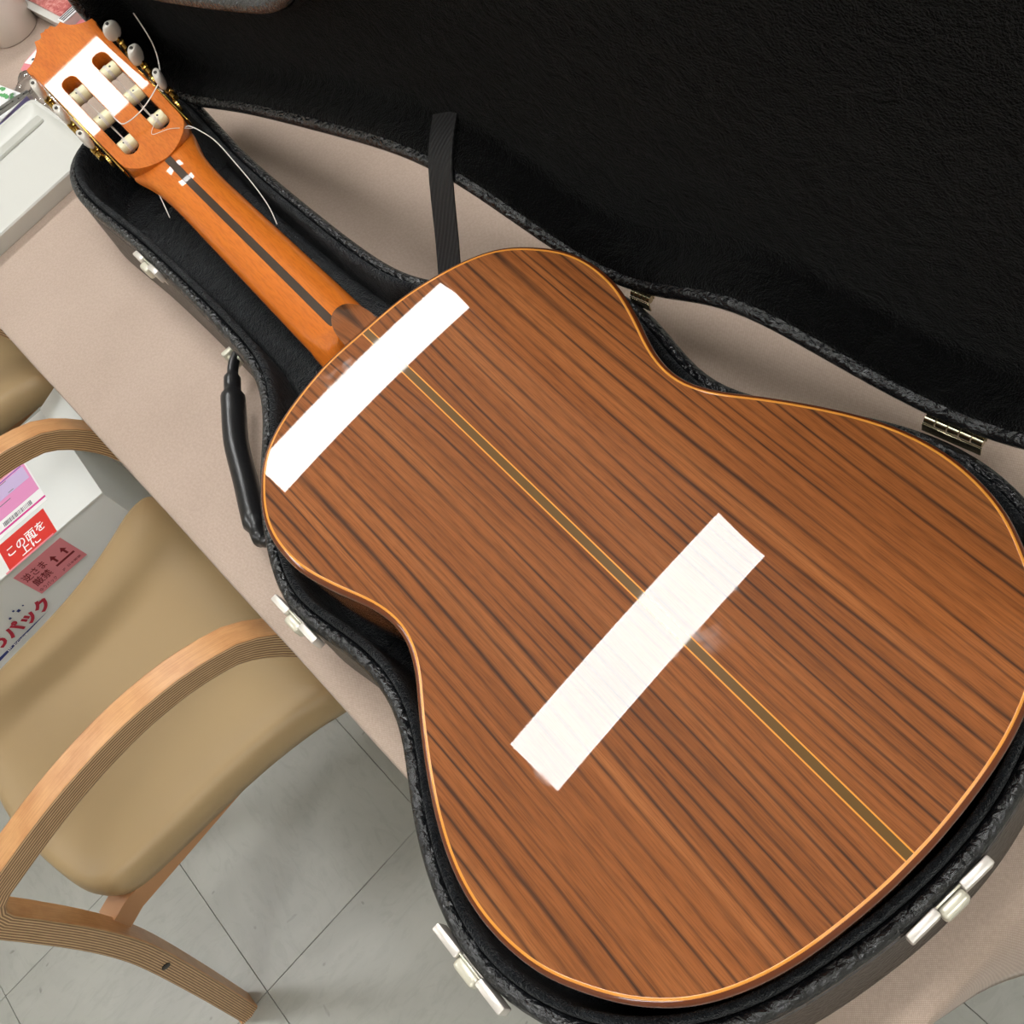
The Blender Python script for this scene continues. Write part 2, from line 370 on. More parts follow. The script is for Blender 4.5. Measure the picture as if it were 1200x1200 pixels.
# cloth: rings from the middle of the top outwards, over a soft edge and down the skirt
def ring(inset, z, n=(150, 40), rad=14, flare=None):
    x0, x1, y0, y1 = TX0+inset, TX1-inset, TY0+inset, TY1-inset; r = max(.5, rad)
    P = []
    def arc(cx, cy, a0):
        for k in range(5): a = a0+k*math.pi/8; P.append((cx+r*math.cos(a), cy+r*math.sin(a)))
    def seg(a, b, m):
        for k in range(1, m): P.append((a[0]+(b[0]-a[0])*k/m, a[1]+(b[1]-a[1])*k/m))
    arc(x1-r, y0+r, -math.pi/2); seg((x1, y0+r), (x1, y1-r), n[1]); arc(x1-r, y1-r, 0); seg((x1-r, y1), (x0+r, y1), n[0])
    arc(x0+r, y1-r, math.pi/2); seg((x0, y1-r), (x0, y0+r), n[1]); arc(x0+r, y0+r, math.pi); seg((x0+r, y0), (x1-r, y0), n[0])
    out = []
    for x, y in P:
        dx = dy = 0
        if flare:
            if x > x1-30: dx = flare*(max(-14, min(58, (y+69)*.46)) + 4*math.sin(y*.05))
            elif x < x0+30: dx = -flare*(10+6*math.sin(y*.06))
            if y < y0+30: dy = flare*(6+2*math.sin(x*.03))
            elif y > y1-30: dy = flare*(10+7*math.sin(x*.035))
        zz = max(z, TZ-42) if y < y0+30 and x < x1-20 else z
        out.append((x+dx, y+dy, zz))
    return out
rings = [ring(60, TZ+.4), ring(14, TZ+.4), ring(5, TZ-.6), ring(0, TZ-4), ring(-2.5, TZ-10, flare=.1), ring(-3, TZ-40, flare=.45), ring(-3, TZ-78, flare=.72), ring(-3, TZ-125, flare=.9), ring(-3, TZ-170, flare=1)]
cl = mk('tablecloth', *loft(rings, True, True, False), 'cloth_beige'); cl.rotation_euler = (0, 0, GRID)
sd = cl.modifiers.new('thick', 'SOLIDIFY'); sd.thickness = .0006; sd.offset = 1
tag(cl, 'beige woven cloth spread over the long table, under the case', 'tablecloth')

# ------------------------------------------------------------------ guitar case
CO = (0, 0, TZ)
case = empty('guitar_case', CO); tag(case, 'open black guitar case with plush lining holding the guitar', 'guitar case')
raw = [(-556, -14), (-553, -45), (-543, -68), (-528, -81), (-505, -89), (-459, -92), (-376, -84), (-313, -80), (-240, -77), (-172, -76), (-130, -77), (-95, -86), (-62, -104), (-30, -127), (5, -147), (37, -160), (62, -168), (82, -171), (102, -169), (128, -162), (160, -155), (187, -154), (208, -157), (228, -165), (254, -180), (293, -198), (332, -208), (360, -210), (384, -206), (408, -198), (432, -184), (455, -163), (475, -133), (489, -100), (497, -62), (503, -19), (504, 28), (499, 67), (488, 103), (470, 140), (445, 174), (418, 196), (391, 207), (352, 211), (312, 203), (270, 185), (230, 164), (205, 153), (184, 149), (160, 151), (126, 159), (88, 164), (50, 157), (12, 134), (-26, 102), (-56, 80), (-88, 67), (-131, 60), (-213, 56), (-337, 54), (-420, 58), (-479, 62), (-515, 58), (-538, 42), (-552, 16)]
OUT = resample(smooth_closed(resample(catmull(raw, True, 6), 260), 6), 260)
if area(OUT) < 0: OUT = OUT[::-1]
RZ_ = TZ+76
o_ = lambda d, z: up(offset(OUT, d), z)
case_part = lambda name, VF, mat, parent=None, **k: mk(name, VF[0], VF[1], mat, parent or case, CO, **k)
shell = case_part('base_shell', loft([o_(4, TZ+1.6), o_(7, TZ+4), o_(6, TZ+12), o_(1.5, RZ_-13), o_(-2, RZ_-12)], True, True, False), 'case_vinyl', smooth=50)
case_part('rim', loft([o_(-2, RZ_-13), o_(1, RZ_-10), o_(1, RZ_-4), o_(-.5, RZ_-1), o_(-3, RZ_+.6), o_(-6.5, RZ_), o_(-8.5, RZ_-2.5), o_(-9, RZ_-8)], True), 'rim_vinyl', smooth=60)
case_part('lining_lip', loft([o_(-8.6, RZ_-10), o_(-8.8, RZ_+1), o_(-10, RZ_+4), o_(-12, RZ_+4.5), o_(-14, RZ_+3), o_(-14.8, RZ_-4), o_(-14.8, RZ_-12)], True), 'plush_black', smooth=60)
case_part('plush_lining', loft([o_(-14.6, RZ_-6), o_(-15.2, RZ_-30), o_(-16, TZ+11), o_(-19, TZ+7)], True, False, True), 'plush_black', smooth=60)
# raised plush bed below the neck
inn = offset(OUT, -15.6)
lo = sorted([p for p in inn if p[1] < -14 and -428 < p[0] < -48]); hi = sorted([p for p in inn if p[1] > -14 and -428 < p[0] < -48], reverse=True)
bed = lo + hi
case_part('neck_bed', loft([up(bed, TZ+9), up(bed, TZ+33), up(offset(bed if area(bed) > 0 else bed, -5), TZ+39)], True, False, True), 'plush_black', smooth=60)
case_part('neck_rest', at(rbox(50, 40, 42, 9, 3), -262, 0, TZ+43.5), 'plush_black')

def frame_at(x, y):                                  # nearest point of the rim, its tangent and outward normal
    i = min(range(len(OUT)), key=lambda k: math.dist(OUT[k], (x, y))); a, b = OUT[i-2], OUT[(i+2) % len(OUT)]
    L = math.dist(a, b); t = ((b[0]-a[0])/L, (b[1]-a[1])/L, 0); return OUT[i], t, (t[1], -t[0], 0)
def latch(x, y, s=1.0, flip=1):
    p, t, n = frame_at(x, y); o3 = (p[0]+n[0]*1.2, p[1]+n[1]*1.2, RZ_-2)
    X = lambda part: xf(part, o3, t, n)
    pl = join(at(rbox(19*s, 5.5, 13, 1.2), -17.5*s, 2.6, -6.5), at(rbox(19*s, 5.5, 13, 1.2), 17.5*s, 2.6, -6.5), at(rbox(22*s, 2, 26, .6), 0, .9, -19))
    a = case_part('latch', X(pl), 'nickel')
    lv = join(at(rbox(16*s, 8, 13, 2.6, 3), 0, 5.4, -9), at(rbox(16*s, 1.2, 2, .4), 0, 1.2, -1.5), at(rbox(13*s, 3, 12, 1.2), 0, 3.2, -20))
    case_part('latch_lever', X(lv), 'nickel_cream', a)
latch(97, -171); latch(356, -210, 1.15); latch(504, 7, 1.1); latch(-327, -81, .85)
# handle lying out beside the neck bend
HP = [(-196, -80, 724), (-190, -88, 724), (-176, -99, 722), (-152, -113, 720), (-120, -131, 717), (-80, -145, 716), (-48, -156, 717), (-22, -163, 719), (-10, -160, 722), (-6, -150, 722)]
HPs = catmull(HP, False, 5); nH = len(HPs)
rad = [4.6 if (k < 9 or k > nH-10) else (7 if (k < 13 or k > nH-14) else 10.2) for k in range(nH)]
hd = case_part('handle', tube(HPs, rad, 14, True, 1.15), 'handle_leather', smooth=50)
for (x, y), d in (((-198, -76), 0), ((-4, -143), 0)):
    p, t, n = frame_at(x, y)
    case_part('handle_bracket', xf(join(at(rbox(20, 3, 18, 1.2), 0, 1.6, 0), at(rbox(6, 14, 10, 1.5), -7, 7, 0), at(rbox(6, 14, 10, 1.5), 7, 7, 0), xf(tube([(-11, 10, 0), (11, 10, 0)], 2, 10), (0, 0, 0))), (p[0], p[1], 722), t, n), 'nickel_cream', hd)

# lid: the same outline, swung up about the hinge line on the far side
A0 = Vector((100, 168, 769)); A1 = Vector((333, 213.5, 769)); ht = (A1-A0).normalized(); hn = Vector((-ht.y, ht.x, 0))
PH = math.radians(95); dD = hn*math.cos(PH)+Vector((0, 0, math.sin(PH))); dH = hn*math.sin(PH)-Vector((0, 0, math.cos(PH)))
def swing(P):
    r = Vector((P[0]-A0.x, P[1]-A0.y, 0)); s = r.dot(ht); d = -r.dot(hn); return tuple(A0 + ht*s + dD*d + dH*(P[2]-RZ_))
lidL = lambda loops: [[swing(p) for p in L] for L in loops]
lid = case_part('lid', loft(lidL([o_(0, RZ_+13), o_(.5, RZ_+36), o_(-3, RZ_+43), o_(-9, RZ_+46), o_(-40, RZ_+49)]), True, False, True), 'case_vinyl', smooth=50)
case_part('lid_rim', loft(lidL([o_(0, RZ_+14), o_(1.5, RZ_+12), o_(1.5, RZ_+3), o_(0, RZ_+.8), o_(-3, RZ_), o_(-6, RZ_+.4), o_(-8, RZ_+3), o_(-9, RZ_+12)]), True), 'rim_vinyl', lid, smooth=60)
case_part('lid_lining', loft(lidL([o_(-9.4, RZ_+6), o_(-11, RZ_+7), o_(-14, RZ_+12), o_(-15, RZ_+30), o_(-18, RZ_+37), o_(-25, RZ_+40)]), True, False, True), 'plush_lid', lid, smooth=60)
for s0, s1 in ((-14, 4), (219, 258)):
    a = A0 + ht*s0; b = A0 + ht*s1; m_ = (a+b)/2; L_ = s1-s0
    kn = []
    for k in range(5):
        u0 = s0+L_*k/5+.5; u1 = s0+L_*(k+1)/5-.5; kn.append(tube([tuple(A0+ht*u0+Vector((0, 0, 2))), tuple(A0+ht*u1+Vector((0, 0, 2)))], 3, 12))
    hg = case_part('hinge', join(*kn), 'hinge_brass')
    case_part('hinge_leaf', xf(rbox(L_, 1.2, 8, .3), tuple(m_+hn*-3.5+Vector((0, 0, -3))), tuple(ht), tuple(hn)), 'hinge_brass', hg)
    case_part('hinge_leaf', xf(rbox(L_, 1.2, 8, .3), tuple(m_+hn*3+Vector((0, 0, 4))), tuple(ht), tuple(hn)), 'hinge_brass', hg)
# webbing strap between lid and base
sa = Vector(swing((-74, 50, RZ_+38))); sb = Vector(swing((-62, 66, RZ_+4))); sc_ = Vector((-44, 72, RZ_-26)); sdv = Vector((-42, 70, RZ_-46))
sp_ = catmull([tuple(sa), tuple(sb), tuple(sb*.5+sc_*.5), tuple(sc_), tuple(sdv)], False, 8)
wdir = (ht*.86 + hn*.2 + Vector((0, 0, .1))).normalized()
Ls = []
for i, p in enumerate(sp_):
    pv = Vector(p); t_ = (Vector(sp_[min(i+1, len(sp_)-1)])-Vector(sp_[max(0, i-1)])).normalized(); wv_ = (wdir-t_*wdir.dot(t_)).normalized(); nv = t_.cross(wv_)
    Ls.append([tuple(pv+wv_*11.5+nv*.8), tuple(pv+wv_*11.5-nv*.8), tuple(pv-wv_*11.5-nv*.8), tuple(pv-wv_*11.5+nv*.8)])
# u runs along the strap for the ribs of the weave
sv, sf = loft(Ls, True, True, True); st_o = case_part('strap', (sv, sf), 'webbing', smooth=30)

# ------------------------------------------------------------------ guitar (own coordinates: x from neck joint to tail, z = 0 at the edge of the back)
gt = empty('classical_guitar'); GM = Matrix(((0.9967, 0, 0.08116, 0), (0.00009, 1, -0.00111, 0), (-0.08116, 0.00111, 0.9967, .8383), (0, 0, 0, 1)))
gt.matrix_world = GM
tag(gt, 'glossy rosewood classical guitar lying face down in the case, orange neck', 'guitar')
half = [(0, 0), (0, 14), (.5, 36), (5.5, 62), (12, 84), (21, 103), (33, 117), (50, 129), (66, 137.5), (85, 142.3), (104, 142.6), (121, 140.5), (139, 135), (154, 129.5), (172, 122), (186, 118), (200, 116.6), (213, 118.8), (230, 126.5), (248, 138.5), (267, 150), (286, 160.5), (306, 170), (327, 177.5), (349, 181.6), (370, 181.8), (388, 179), (405, 173.8), (421, 165), (438, 153.8), (453, 140), (466, 123), (477.5, 98), (485, 70), (489.5, 36), (491, 12), (491, 0)]
full = half[:-1] + [(x, -y) for x, y in half[:0:-1]]
GO = resample(smooth_closed(resample(catmull(full, True, 6), 300), 5), 300)
if area(GO) < 0: GO = GO[::-1]
def dome(x, y): return 4.5 - (x-290)**2/12000 - y*y/8000
go = lambda d, dz=0: [(p[0], p[1], dome(*p)+dz) for p in offset(GO, d)]
def zfront(x): return -88 - 5*x/490
# two book-matched back panels
wl = {}
def halfw(u):
    inn_ = offset(GO, -3.2); best = 0
    for a, b in zip(inn_, inn_[1:]+inn_[:1]):
        if (a[0]-u)*(b[0]-u) <= 0 and a[0] != b[0]:
            y = a[1]+(b[1]-a[1])*(u-a[0])/(b[0]-a[0]); best = max(best, abs(y))
    return best
us = [3.4 + (487.4-3.4)*(.5-.5*math.cos(math.pi*k/110)) for k in range(111)]
for sgn in (1, -1):
    rows = []
    for u in us:
        h = max(5.0, halfw(u)); rows.append([(u, sgn*(2.6+(h-2.6)*j/14), dome(u, 2.6+(h-2.6)*j/14)) for j in range(15)])
    mk('back_panel', *loft(rows, False), 'rosewood', gt, smooth=60)
rows = [[(u, y, dome(u, y)+.05) for y in (-2.7, -1, 1, 2.7)] for u in us]
cs = mk('centre_strip', *loft(rows, False), 'back_strip_brown', gt)
for sgn in (1, -1):
    mk('purfling_line', *loft([[(u, sgn*(2.5+y), dome(u, 3)+.12) for y in (0, .45, .9)] for u in us], False), 'purfling_yellow', cs)
mk('purfling', *loft([go(-4.7, .03), go(-4.4, .12), go(-3.5, .1), go(-3.1, -.1)]), 'purfling_yellow', gt)
bd = [go(-3.9, 0), go(-3.2, -.08), go(-2.5, -.28), go(-1.8, -.62), go(-1.2, -1.1), go(-.7, -1.7), go(-.25, -2.6), go(0, -3.8), go(0, -5.4)]
mk('binding', *loft(bd), 'binding_brown', gt, smooth=70)
mk('side', *loft([[(p[0], p[1], dome(*p)-4.6) for p in GO], [(p[0], p[1], zfront(p[0])) for p in GO]]), 'rosewood', gt, smooth=70)
so = [(p[0], p[1], zfront(p[0])) for p in GO]; so2 = [(p[0], p[1], zfront(p[0])-2.5) for p in GO]
mk('soundboard', *loft([so, so2], True, True, True), 'spruce', gt)

# neck: rounded back, swept to the heel
NY = -5
def neck_section(x, hw, zf, zb, heel=0, hz=0, wf=1, n=25):
    P = []
    for k in range(n):
        t = math.pi*k/(n-1); y = hw*math.cos(t); z = zf+(zb-zf)*(math.sin(t)**.62 if math.sin(t) > 0 else 0)
        if heel:
            b = max(0, 1-(abs(y)/wf)**2.4); z = z + max(0, (hz-z))*b**.55
        P.append((x, y+NY, z))
    return P
hx0, mz = math.cos(math.radians(13.2)), math.sin(math.radians(13.2))
secs = [neck_section(-330-h*hx0, hw_, -96+h*mz, -75+h*mz-dz) for h, hw_, dz in ((61, 35.2, 12), (56, 34.2, 8.5), (50, 32.4, 5.2), (43, 30.4, 2.6), (36, 28.7, 1.1), (26, 27.3, .2), (14, 26.5, -.2), (4, 26.3, -.2))] + [neck_section(-318, 26.2, -96.5, -75)]
for x in range(-290, -90, 28): secs.append(neck_section(x, 26.2+(x+318)/318*4, -96.5, -75+(x+318)/318*-.6))
for x, hz, wf in ((-88, -75, 26), (-74, -71, 25), (-62, -63, 23), (-53, -52, 20), (-46, -40, 17), (-41, -27, 14), (-38, -18, 11), (-36, -12, 8), (-30, -9.5, 11), (-22, -8.2, 13.5), (-12, -7, 15.5), (-3, -6, 17), (1, -5.6, 17)):
    secs.append(neck_section(x, 30, -96.5, -75.5, 1, hz, wf))
mk('neck', *loft(secs, False, False, False), 'cedar_neck', gt, smooth=60)
ns = []
for x in [-365, -357, -348, -338] + list(range(-326, -70, 12)) + [-66, -58]:
    if x < -330: zt = -75 + (-330-x)*mz/hx0 + .45
    elif x < -318: zt = -73.9 + (-330-x)/12*.8
    elif x < -76: zt = -75+(x+318)/318*-.6+.25
    else: zt = -70 if x > -70 else -74
    ns.append([(x, NY-3.6, zt-.25), (x, NY-3.2, zt+.15), (x, NY, zt+.25), (x, NY+3.2, zt+.15), (x, NY+3.6, zt-.25)])
mk('neck_strip', *loft(ns, False), 'ebony', gt)
hc = [(1, 0)] + [(-34*(1-(k/12)**1.0)**.8 if 0 else -34*math.cos(math.pi/2*k/12)**1.15, 15*math.sin(math.pi/2*k/12)**.85) for k in range(13)]
pts = [(-34*math.cos(math.pi/2*k/12)**.95, 15*math.sin(math.pi/2*k/12)**.9) for k in range(13)] + [(2, 15.2)]
hcl = [(x, y+NY+3) for x, y in pts] + [(x, -y+NY+3) for x, y in pts[:0:-1]]
if area(hcl) < 0: hcl = hcl[::-1]
hz_ = lambda C, z: [(p[0], p[1], z+.11*min(0, p[0])) for p in C]
mk('heel_cap', *loft([hz_(hcl, -6), hz_(hcl, -3.2), hz_(offset(hcl, -.8), -2.5)], True, False, True), 'rosewood', gt, smooth=40)
fb = [(-330, -26+NY), (60, -31+NY), (60, 31+NY), (-330, 26+NY)]
mk('fingerboard', *loft([up(fb, -96.4), up(fb, -102)], True, True, True), 'ebony', gt)
mk('nut', *at(rbox(5, 52, 9, 1), -332.6, NY, -99), 'bone', gt)

# headstock plate with two slots
HO = Vector((-330, -4, -75)); HX = Vector((-hx0, 0, mz)); HM = Vector((mz, 0, hx0)); HYv = Vector((0, 1, 0))
def hp(part): return xf(part, tuple(HO), tuple(HX), tuple(HYv), tuple(HM))
side = [(38, 0), (39.5, 9), (43, 18), (48.5, 26.5), (55, 32.5), (60, 35), (66, 35.8), (120, 37), (196, 38.2), (207, 38.8), (210, 40.4), (216, 39.8), (216.8, 35), (219, 30), (222, 25), (226, 20.5), (230, 18), (236.5, 15.5), (235, 11), (235.5, 8), (240, 6), (239, 2.5), (240.5, 0)]
ol = side + [(h, -w_) for h, w_ in side[-2:0:-1]]
def stadium(h0, h1, wc, r=8.6):
    P = [(h1-r+r*math.cos(a), wc+r*math.sin(a)) for a in [math.pi/2-math.pi*k/12 for k in range(13)]]
    P += [(h0+r+r*math.cos(a), wc+r*math.sin(a)) for a in [-math.pi/2-math.pi*k/12 for k in range(13)]]
    return P
hv, hf = curve2d([ol, stadium(64, 180, 18.4), stadium(64, 180, -18.4)], 20, .5)
mk('headstock', *hp(at((hv, hf), 0, 0, -10)), 'cedar_neck', gt, smooth=40)
for wc in (18.4, -18.4):
    a_, b_ = stadium(63.3, 180.7, wc, 9.3), stadium(64, 180, wc, 8.6)
    mk('slot_edge', *hp(loft([up(a_, .05), up(b_, -.2), up(b_, -1.6)])), 'binding_brown', gt)
for k, h in enumerate((83, 121.8, 160.8)):
    for sg in (1, -1):
        wc = 18.2*sg
        pr = [(3.2, -9.4), (3.2, -8.3), (6.4, -8.3), (6.9, -7.6), (6.9, 7.6), (6.4, 8.3), (3.2, 8.3), (3.2, 9.4)]
        rl = lathe(pr, 20, True, True); rl = xf(rl, (h, wc, -8), (1, 0, 0), (0, 0, -1), (0, 1, 0))
        ro = mk('tuner_roller', *hp(rl), 'roller_cream', gt)
        mk('string_hole', *hp(xf(lathe([(1.1, 0), (1.1, .4)], 10, False, True), (h-1, wc+2*sg, -1.45))), 'screw_dark', ro)
        cw = [(h+7.2*math.cos(t), wc-1+3.2*t/18.8*sg-2*sg, -8+7.2*math.sin(t)) for t in [i*2*math.pi/14 for i in range(43)]]
        mk('string_winding', *hp(tube(cw, .45, 6)), 'nylon', ro)
        mk('string', *hp(tube([(h+2, wc, -14), (h-30 if h > 70 else 10, wc-3*sg*.5, -17), (4, (wc*.9), -21)], .5, 6)), 'nylon', gt)
        # worm gear, post and pearl button standing up beside the head
        wo = 44.5*sg
        g_ = join(xf(tube([(h+3, wo, -4), (h+9, wo, -4)], 3.4, 12), (0, 0, 0)), xf(lathe([(6, -1.3), (6.6, -1), (6.6, 1), (6, 1.3)], 14, True, True), (h-1, 41.5*sg, -8), (1, 0, 0), (0, 0, 1), (0, 1, 0)), at(rbox(7, 7, 7, 1.5), h+13, wo, -3))
        tm = mk('tuning_gear', *hp(g_), 'gold', gt)
        mk('button_post', *hp(xf(lathe([(2, -10), (2, 2), (3, 2), (3, 4.5), (1.8, 5)], 12, True, True), (h+16, wo, 0))), 'gold', tm)
        # oval pearl button, broad face turned along the head edge
        bl = []; ba = math.radians((28, 62, 80)[k] if sg > 0 else (-4, 6, 14)[k]); ca_, sa_ = math.cos(ba), math.sin(ba)
        for z_, s_ in ((1.5, .45), (3.5, .82), (7, 1), (12, 1.04), (16, .95), (19, .7), (20, .45)):
            ring_ = [(8.8*s_*math.cos(2*math.pi*i/20), 4.0*(.6+.4*s_)*math.sin(2*math.pi*i/20)) for i in range(20)]
            bl.append([(h+17+a*ca_-b*sa_, wo+a*sa_+b*ca_, z_) for a, b in ring_])
        bt = mk('tuner_button', *hp(loft(bl, True, True, True)), 'pearl', gt, smooth=60)
        mk('button_screw', *hp(xf(lathe([(1.7, 0), (1.7, .8), (.9, 1.1)], 12, False, True), (h+17, wo, 19.8))), 'screw_dark', bt)
for sg in (1, -1):
    mk('tuner_plate', *hp(at(rbox(132, 1.8, 12, .6), 125, 38.2*sg, -9)), 'gold', gt)
# loose string ends
def strand(path, r=.55): mk('string_end', *tube(catmull(path, False, 8), r, 6), 'nylon', gt)
def hpt(h, w_, l): return tuple(HO+HX*h+HYv*w_+HM*l)
strand([hpt(52, 26, -6), (-382, 30, -66), (-366, 36, -70), (-350, 39, -76), (-316, 37, -78), (-280, 34, -80), (-252, 30, -84), (-232, 24, -88)])
strand([hpt(118, -10, 1), hpt(100, -11, 6), hpt(88, -8, 9), hpt(86.6, 11, 10), hpt(95, 34.6, 10), hpt(100.5, 46, 13), hpt(110, 55, 20), hpt(116, 60, 32), hpt(122, 62, 46), hpt(128, 63, 58)], .6)
strand([hpt(80, 20, -1), hpt(66, 4, 2.5), hpt(58, 20, 2), hpt(48, 36, -4)], .3)
strand([hpt(30, -28, -18), (-352, -36, -92), (-344, -40, -100)], .5)

# ------------------------------------------------------------------ chairs
def strip(path, lxf, width, thick, name, parent):
    C = resample(catmull(path, False, 8), 90, False); loops = []; n = len(C); V = []; F = []; fm = []; uvs = []
    s = 0
    for i in range(n):
        a, b = C[max(0, i-1)], C[min(n-1, i+1)]; L = math.dist(a, b); ty, tz = (b[0]-a[0])/L, (b[1]-a[1])/L; ny, nz = -tz, ty
        if i: s += math.dist(C[i-1], C[i])
        lx = lxf(C[i][0], C[i][1])
        V += [(lx+width/2*e, C[i][0]+ny*thick/2*g, C[i][1]+nz*thick/2*g) for e, g in ((1, 1), (-1, 1), (-1, -1), (1, -1))]
        uvs.append(s*.004)
    UV = []
    for i in range(n-1):
        a, b = i*4, (i+1)*4
        for k in range(4):
            F.append((a+k, a+(k+1) % 4, b+(k+1) % 4, b+k)); veneer = k in (0, 2); fm.append(0 if veneer else 1)
            if veneer: UV.append({a+k: (uvs[i], 0), a+(k+1) % 4: (uvs[i], .1), b+(k+1) % 4: (uvs[i+1], .1), b+k: (uvs[i+1], 0)})
            else:
                g0 = 1.0 if k == 3 else 0.0
                # k=1: corner 1 (+thick) -> 2 (-thick); k=3: corner 3 (-) -> 0 (+)
                v0, v1 = (1, 0) if k == 1 else (0, 1)
                UV.append({a+k: (uvs[i], v0), a+(k+1) % 4: (uvs[i], v1), b+(k+1) % 4: (uvs[i+1], v1), b+k: (uvs[i+1], v0)})
    for e, q_ in ((0, (0, 1, 2, 3)), ((n-1)*4, (3, 2, 1, 0))):
        F.append(tuple(e+k for k in q_)); fm.append(1); UV.append({e+0: (0, 1), e+1: (.1, 1), e+2: (.1, 0), e+3: (0, 0)})
    me = bpy.data.meshes.new(name); me.from_pydata([(v[0]*K, v[1]*K, v[2]*K) for v in V], [], F)
    me.materials.append(MAT['beech_veneer']); me.materials.append(MAT['bent_plywood']); me.polygons.foreach_set('material_index', fm)
    L = me.uv_layers.new(name='UVMap')
    for p in me.polygons:
        for li, vi in zip(p.loop_indices, p.vertices): L.data[li].uv = UV[p.index][vi]
    me.shade_smooth(); me.set_sharp_from_angle(angle=math.radians(40))
    o = bpy.data.objects.new(name, me); COL.objects.link(o); o.parent = parent
    bv = o.modifiers.new('soft', 'BEVEL'); bv.width = .002; bv.segments = 2; bv.limit_method = 'ANGLE'
    return o
ch = empty('armchair', (-243, -350, 0), math.radians(6))
tag(ch, 'bentwood armchair with tan vinyl seat pushed up to the table beside the white parcel', 'chair', 'tan bentwood armchairs')
frame_path = [(-340, 0), (-300, 158), (-264, 310), (-251, 388), (-245, 463), (-244, 523), (-245, 556), (-239, 577), (-222, 592), (-191, 602), (-130, 618), (-75, 627), (-27, 629), (16, 624), (48, 614), (74, 600), (96, 570), (112, 530), (119, 480), (124, 400), (128, 200), (131, 0)]
def frame_x(ly, z): return 194+.06*ly-(max(0, 500-z)/500*23 if ly < 0 else 0)
for sg in (1, -1):
    fr = strip(frame_path, lambda ly, z, s=sg: s*frame_x(ly, z), 28, 27, 'side_frame', ch)
    mk('screw_cap', *xf(lathe([(5, 0), (5, .8), (3, 1.2)], 14, False, True), (sg*(frame_x(-272, 283)+14.3), -270, 283), (0, 0, 1), (0, 1, 0), (sg, 0, 0)), 'screw_dark', fr)
def seat_half(ly): return 169+(ly+221)*.05+max(0, ly+80)**2*.0011
def seat_outline(k_):
    P = [(seat_half(-222+324*k/24), -222+324*k/24) for k in range(25)] + [(204-408*k/16, 102+9*math.sin(math.pi*k/16)) for k in range(1, 16)]
    P += [(-seat_half(102-324*k/24), 102-324*k/24) for k in range(25)] + [(-169+338*k/16, -222-34*math.sin(math.pi*k/16)) for k in range(1, 16)]
    P = resample(P, 140)
    if area(P) < 0: P = P[::-1]
    P = smooth_closed(P, 15)
    if k_ <= 0: return offset(P, k_)
    B = offset(P, -16); return [(p[0]*(1-k_), -60+(p[1]+60)*(1-k_)) for p in B]
def seat_z(x, y, z): return z + 9*(x/190)**2 - 8*(1-((y+60)/180)**2) - (0 if y < 40 else (y-40)**2*.005)
sl = []
for d, z in ((-14, 392), (-2, 398), (0, 410), (0, 421), (-3, 431), (-8, 438), (-16, 441.5), (.1, 443), (.3, 443), (.5, 443), (.7, 443), (.9, 443)):
    sl.append([(p[0], p[1], seat_z(p[0], p[1], z)) for p in seat_outline(d)])
mk('seat', *loft(sl, True, True, True), 'vinyl_tan', ch, smooth=60)
for sg in (1, -1):
    rp = [(sg*158, -244), (sg*150, -218), (sg*142, 0), (sg*140, 50)]
    mk('seat_rail', *loft([[(x+sg*12, y, 398), (x-sg*12, y, 398), (x-sg*12, y, 368), (x+sg*12, y, 368)] for x, y in rp], True, True, True), 'beech_rail', ch, smooth=20)
for ly in (-215, 70): mk('cross_rail', *at(rbox(282, 24, 30, 2), 0, ly, 378), 'beech_rail', ch)
mk('backrest', *xf(at(rbox(330, 44, 210, 18, 4), 0, 0, 0), (0, -300, 760), (1, 0, 0), (0, .97, .22), (0, -.22, .97)), 'vinyl_tan', ch, smooth=50)
for sg in (1, -1): mk('back_post', *tube([(sg*152, -252, 560), (sg*146, -274, 640), (sg*140, -306, 780)], 13, 12), 'beech_rail', ch)
c2 = copy_tree(ch); c2.location = (-0.960, -0.408, 0); c2.rotation_euler = (0, 0, math.radians(4))
c2['label'] = 'bentwood armchair with tan vinyl seat on the far side of the white parcel'

# ------------------------------------------------------------------ parcel between the chairs
PX, PZ, PY1, PY0, PX0 = -527, 420, -331, -690, -733
bx = empty('parcel_box', ((PX+PX0)/2, (PY0+PY1)/2, 0)); BO = ((PX+PX0)/2, (PY0+PY1)/2, 0)
tag(bx, 'white parcel carton with red and pink stickers standing between the two armchairs', 'box')
bp_ = lambda n, VF, mt, par=None, **k: mk(n, VF[0], VF[1], mt, par or bx, BO, **k)
body = bp_('carton', at(rbox(PX-PX0, PY1-PY0, PZ-4, 2), (PX+PX0)/2, (PY0+PY1)/2, (PZ-4)/2+.5), 'white_card_grey')
bp_('lid_flap', at(rbox(PX-PX0+2, PY1-PY0+2, 4, 1.4), (PX+PX0)/2, (PY0+PY1)/2, PZ-2), 'white_card')
bp_('corner_fold', xf(rbox(3, 60, 46, .8), (PX-.2, PY1-120, PZ-24)), 'white_card_grey') if 0 else None
bp_('end_flap', xf(rbox(92, 46, 2.6, .8), (PX0+44, PY1+16, PZ+7), (1, 0, 0), (0, .95, .31), (0, -.31, .95)), 'white_card')
ty = lambda part, ox: xf(part, ox, (0, 1, 0), (-1, 0, 0), (0, 0, 1))      # lettering on the lid, reading towards the table
fy = lambda part, ox: xf(part, ox, (0, 1, 0), (0, 0, 1), (1, 0, 0))      # lettering on the long side
def lid_print(n, VF, y, x, lift, mt, par=None): return bp_(n, ty(VF, (x, y, PZ+lift)), mt, par, smooth=0)
def side_print(n, VF, y, z, lift, mt, par=None): return bp_(n, fy(VF, (PX+1+lift, y, z)), mt, par, smooth=0)
